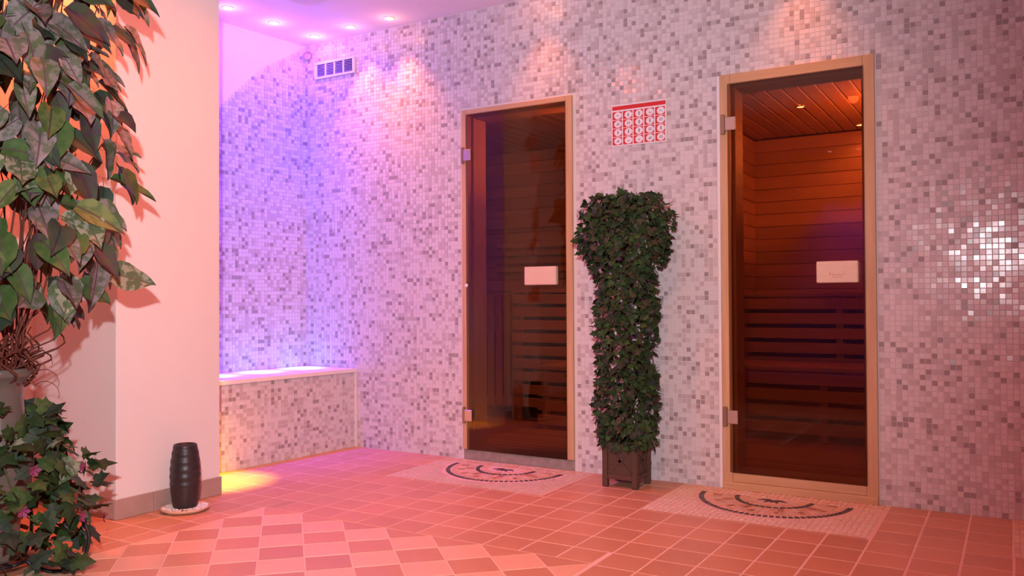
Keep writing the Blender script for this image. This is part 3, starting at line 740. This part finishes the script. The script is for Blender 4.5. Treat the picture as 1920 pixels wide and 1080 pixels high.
t = MB(); t.lathe([(.0005, 0), (.062, 0), (.066, .01), (.060, .05), (.068, .12), (.095, .22), (.106, .31), (.098, .40), (.080, .47), (.074, .53), (.078, .575), (.098, .592), (.104, .600), (.104, .618), (.097, .622), (.080, .606), (.066, .55), (.06, .4), (.0005, .38)], 36)
t.build('vase_body', M['pot'], vase, True)

fol = thing('foliage_arrangement', 'tall spray of mottled mauve and green heart-shaped leaves in the stoneware vase', 'plant', (PX, PY, .62))
rng = random.Random(21)
axis = Vector((PX, PY, 0))
toward = (CAM-axis); toward.z = 0; toward.normalize()
tw = MB()
branches = []
for k in range(34):
    a = rng.uniform(0, 6.283); h = rng.uniform(.95, 2.15); R = rng.uniform(.12, .36)
    p0 = Vector((rng.uniform(-.04, .04), rng.uniform(-.04, .04), -.10)); pts = [p0]
    for q in range(1, 11):
        u = q/10; rr = .05+ (R-.05)*u**1.5; wob = .02*(1-u*.4)
        pts.append(Vector((rr*math.cos(a+u*.5)+rng.uniform(-wob, wob), rr*math.sin(a+u*.5)+rng.uniform(-wob, wob), -.10+(h-.52)*u)))
    for p in pts[:3]:
        r_ = math.hypot(p.x, p.y)
        if p.z < .02 and r_ > .055: p.x *= .055/r_; p.y *= .055/r_
    branches.append(pts); tw.tube(pts, .0045, 5, 0, .002)
for k in range(46):       # curly twigs crowding the neck
    a = rng.uniform(0, 6.283); pts = []; R = rng.uniform(.05, .17); H = rng.uniform(.12, .30); ph = rng.uniform(0, 6)
    for q in range(13):
        u = q/12; rr = .03+R*u; pts.append(Vector((rr*math.cos(a)+.022*math.sin(ph+u*13)*min(1, u*3), rr*math.sin(a)+.022*math.cos(ph+u*11)*min(1, u*3), -.05+H*u)))
    tw.tube(pts, .006, 5, 0, .0025)
tw.build('twigs', M['twig'], fol, True)
td = MB()
for a, z0 in ((-.2, .02), (.25, .06), (-.5, .12), (.6, .25)):
    side = _r*math.cos(a)+toward*math.sin(a)*.3; pts = []
    for q in range(26):
        u = q/25; rad = .018+.012*u; c0 = side*(.09+.10*u)+Vector((0, 0, z0-.04*u))
        pts.append(c0+side*rad*math.sin(u*9)*u+Vector((0, 0, rad*math.cos(u*9)*u)))
    td.tube(pts, .0018, 4, 0, .0009)
td.build('tendrils', M['twig'], fol, True)
cand = []; tries = 0
while len(cand) < 620 and tries < 20000:
    tries += 1
    a = rng.uniform(0, 6.283); z = rng.uniform(.88, 2.22)
    d = Vector((math.cos(a), math.sin(a), 0))
    Rm = .39 if z > 1.05 else .26+.10*(z-.88)/.17
    Rm *= .90+.14*math.sin(z*13+a*2)
    r = Rm*(.45+.55*math.sqrt(rng.random()))
    pos = axis + d*r + Vector((0, 0, z))
    if pos.x < XL+.12 or ((pos-axis).dot(toward-_r) < -.1 and rng.random() < .5): continue
    tip = Vector((0, 0, -1))*rng.uniform(.3, 1.0) + d*rng.uniform(.2, .75) + Vector((rng.uniform(-.55, .55), rng.uniform(-.55, .55), rng.uniform(-.15, .3)))
    nrm = d*rng.uniform(.6, 1.1) + toward*.75 + Vector((0, 0, rng.uniform(.15, .8))) + Vector((rng.uniform(-.35, .35), rng.uniform(-.35, .35), 0))
    size = rng.uniform(.115, .165)
    end = pos + tip.normalized()*size
    if end.x < XL+.03 or end.z < .76: continue
    u = rng.random()
    if z > 1.35: k = 0 if u < .30 else 1 if u < .50 else 3 if u < .70 else 2 if u < .84 else 6 if u < .95 else 5
    else: k = 0 if u < .18 else 1 if u < .38 else 4 if u < .56 else 5 if u < .70 else 2 if u < .86 else 3 if u < .94 else 6
    cand.append((orient(pos, tip, nrm, size), k, rng.randrange(4)))
def vis(c):
    p = c[0] @ Vector((0, .5, 0)); x, y, z = project(p)
    return (0 if -20 < x < 1940 and -60 < y < 1100 else 5) + (p-axis).dot(-toward)
cand.sort(key=vis); rest = MB()
for q, (mm, k, v) in enumerate(cand):
    if q < 300: put_leaf(BIG[v], LM[k], fol, mm)
    else: rest.add([(mm @ w_.co) - fol.location for w_ in BIG[v].vertices], [tuple(p.vertices) for p in BIG[v].polygons], k)
rest.build('leaf_mass', LM, fol, True)['kind'] = 'stuff'

# ------------------------------------------------------------------ ivy
def ivy_me(name='ivy_leaf'):
    pts = [(0, 0), (.22, -.12), (.46, .08), (.30, .30), (.50, .52), (.24, .60), (0, 1.0), (-.24, .60), (-.50, .52), (-.30, .30), (-.46, .08), (-.22, -.12)]
    vs = [(x, y, -.10*y*y-.25*x*x) for x, y in pts]+[(0, .34, .045)]
    return mesh(name, vs, [(i, (i+1) % 12, 12) for i in range(12)], [LM[3]])
IVY = ivy_me()
IVM = [leaf_mat('ivy_deep', (.016, .038, .012), (.026, .052, .017), 3, .7), leaf_mat('ivy_mid', (.028, .062, .016), (.042, .080, .022), 3, .7),
       leaf_mat('ivy_brown', (.055, .040, .027), (.040, .046, .022), 3, .8), leaf_mat('ivy_grey', (.048, .058, .044), (.030, .042, .028), 3, .8)]
IVV = [v.co.copy() for v in IVY.vertices]; IVF = [tuple(p.vertices) for p in IVY.polygons]
def ivy_leaves(parent, items, singles, mats, name='ivy_leaf'):
    """items: (matrix, material index); the largest in view become single leaves"""
    def score(it):
        p = it[0] @ Vector((0, .4, 0)); x, y, z = project(p)
        if not (-10 < x < 1930 and -10 < y < 1090): return 1e3
        nv = (it[0].to_3x3() @ Vector((0, 0, 1))).normalized(); s = it[0].to_scale().x
        return -s*s*abs(nv.dot((CAM-p).normalized()))/z**2 + max(0, (p-CAM).dot(parent_dir)-depth0)*.02
    pc = parent.location; parent_dir = (pc-CAM).normalized(); depth0 = (pc-CAM).dot(parent_dir)
    items.sort(key=score); rest = MB()
    for q, (mm, k) in enumerate(items):
        if q < singles: put_leaf(IVY, mats[k], parent, mm, name)
        else: rest.add([mm @ v for v in IVV], IVF, k)
    if rest.v:
        rest.v = [(v[0]-pc.x, v[1]-pc.y, v[2]-pc.z) for v in rest.v]
        rest.build('ivy_leaf_mass', mats, parent)['kind'] = 'stuff'
# column of ivy in a wooden planter
QX, QY = -1.603, -.172
pl = thing('wooden_planter', 'small square dark wooden planter box on short legs holding the ivy column', 'planter', (QX, QY, 0))
hb = .088
for sx in (-1, 1):
    for sy in (-1, 1):
        t = MB(); t.box((min(sx*hb, sx*(hb-.026)), min(sy*hb, sy*(hb-.026)), 0), (max(sx*hb, sx*(hb-.026)), max(sy*hb, sy*(hb-.026)), .212), bev=.002); t.build('corner_post', M['boxwood'], pl)
for k in range(4):
    R_ = (0, 0, k*math.pi/2)
    for z0, z1 in ((.038, .062), (.188, .206)):
        t = MB(); t.box((-hb+.0262, -hb+.003, z0), (hb-.0262, -hb+.018, z1), bev=.002); t.build('rail', M['boxwood'], pl, rot=R_)
    t = MB(); t.box((-hb+.0262, -hb+.010, .0625), (hb-.0262, -hb+.016, .1875)); t.build('panel', M['boxwood'], pl, rot=R_)
    for s in (-1, 1):
        t = MB(); a = Vector((-.058*s, -hb+.0085, .066)); c_ = Vector((.058*s, -hb+.0085, .184)); d = (c_-a).normalized(); e = Vector((-d.z, 0, d.x))*.006; f_ = Vector((0, .003, 0))
        t.add([a+e-f_, a-e-f_, c_-e-f_, c_+e-f_, a+e+f_*.4, a-e+f_*.4, c_-e+f_*.4, c_+e+f_*.4], [(0,1,2,3),(7,6,5,4),(0,4,5,1),(1,5,6,2),(2,6,7,3),(3,7,4,0)]); t.build('cross_brace', M['boxwood'], pl, rot=R_)
t = MB(); t.box((-hb+.017, -hb+.017, .04), (hb-.017, hb-.017, .18)); t.build('soil', M['soil'], pl)
iv = thing('ivy_column', 'tall column of dark green ivy with a wide bushy top in the wooden planter', 'plant', (QX, QY, .18))
t = MB(); t.tube([(0, 0, 0), (.01, 0, .5), (-.005, 0, 1.0)], .016, 8); t.build('moss_pole', M['soil'], iv, True)
t = MB()
for k in range(14):
    a = rng.uniform(0, 6.28); pts = []
    H = rng.uniform(.7, 1.15)
    for q in range(16):
        u = q/15; rr = .03+.08*min(1, u*3)+(.08*max(0, u-.8)/.2 if H > .9 else 0); y_ = rr*math.sin(a+u*5); pts.append((rr*math.cos(a+u*5), min(y_, .12), .0+H*u))
    t.tube(pts, .003, 4)
t.build('vine_stems', M['stem'], iv, True)
items = []
while len(items) < 3000:
    a = rng.uniform(0, 6.283); z = rng.uniform(.19, 1.385) if rng.random() < .72 else rng.uniform(1.08, 1.385)
    if z < 1.0: R = .145+.012*math.sin(z*17+a*2)
    elif z < 1.12: R = .145+.075*(z-1.0)/.12
    else: R = .222+.012*math.sin(z*25+a*3)
    if z > 1.29: R *= math.sqrt(max(.05, 1-((z-1.29)/.11)**2)); 
    r = R*((.55 if z < 1.2 else .05)+(.45 if z < 1.2 else .95)*math.sqrt(rng.random()))
    d = Vector((math.cos(a), math.sin(a), 0)); pos = Vector((QX, QY, z))+d*r
    if z > 1.30 and rng.random() < .35*abs(math.sin(a*2.5)): continue
    if pos.y > -.03: continue
    tip = d*rng.uniform(.2, .8)+Vector((rng.uniform(-.6, .6), rng.uniform(-.6, .6), rng.uniform(-1.0, .35)))
    nrm = d+Vector((rng.uniform(-.6, .6), rng.uniform(-.6, .6), rng.uniform(-.1, .8)))
    s = rng.uniform(.024, .042)
    if (pos+tip.normalized()*s).y > -.008: continue
    u = rng.random(); items.append((orient(pos, tip, nrm, s), 0 if u < .45 else 1 if u < .72 else 2 if u < .88 else 3))
ivy_leaves(iv, items, 300, IVM)
# ivy crowding round the vase and its stand
lo = thing('ivy_garland', 'low green ivy with purple blossoms wound around the tall vase and stand', 'plant', (PX, PY, .06))
t = MB()
for k in range(12):
    a = k*6.283/12+rng.uniform(-.2, .2); pts = []
    for q in range(13):
        u = q/12; rr = .118+.15*math.sin(u*2.2)*(.6+.4*rng.random()*.2); pts.append((rr*math.cos(a+u), rr*math.sin(a+u), .40*(1-u)+.02+.03*math.sin(u*9)))
    t.tube(pts, .0026, 4)
t.tube([(.112*math.cos(6.283*i/24), .112*math.sin(6.283*i/24), .40+.008*math.sin(i*2)) for i in range(25)], .004, 4)
t.build('vine_stems', M['stem'], lo, True)
IVL = [LM[3], LM[2], IVM[1], leaf_mat('ivy_variegated', (.20, .21, .15), (.06, .10, .035), 3, .9), IVM[0]]
items = []
while len(items) < 430:
    a = rng.uniform(0, 6.283); z = rng.uniform(.03, .56)
    R = .30 if z < .30 else .30-.16*(z-.30)/.26
    if z < .16: R = .27
    r = R*(.48+.52*math.sqrt(rng.random()))
    if r < .125: continue
    d = Vector((math.cos(a), math.sin(a), 0)); pos = axis+d*r+Vector((0, 0, z))
    if z < .17 and rng.random() < .45: continue
    tip = d*rng.uniform(.1, .8)+Vector((rng.uniform(-.7, .7), rng.uniform(-.7, .7), rng.uniform(-.9, .5)))
    nrm = d*.7+Vector((rng.uniform(-.5, .5), rng.uniform(-.5, .5), rng.uniform(.1, 1)))
    s = rng.uniform(.050, .085)
    if (pos+tip.normalized()*s).z < .006: continue
    u = rng.random(); items.append((orient(pos, tip, nrm, s), 0 if u < .22 else 1 if u < .42 else 2 if u < .62 else 3 if u < .74 else 4))
ivy_leaves(lo, items, 280, IVL)
M['blossom'] = mat('purple_blossom', (.20, .035, .10), .6, .3, rnd=.25)
t = MB()
for k in range(5):
    a = 6.283*k/5; c_, s_ = math.cos(a), math.sin(a)
    t.add([(0, 0, 0), (.6*c_-.35*s_, .6*s_+.35*c_, .25), (1.0*c_, 1.0*s_, .45), (.6*c_+.35*s_, .6*s_-.35*c_, .25)], [(0, 1, 2, 3)])
bl = mesh('blossom', t.v, t.f, [M['blossom']])
for k in range(26):
    a = rng.uniform(0, 6.283); z = rng.uniform(.10, .48); R = .31 if z < .30 else .31-.16*(z-.30)/.26
    d = Vector((math.cos(a), math.sin(a), 0)); p = d*R+Vector((0, 0, z-.06))
    link('blossom', bl, lo, p, d.to_track_quat('Z', 'Y').to_euler()).scale = (.02,)*3
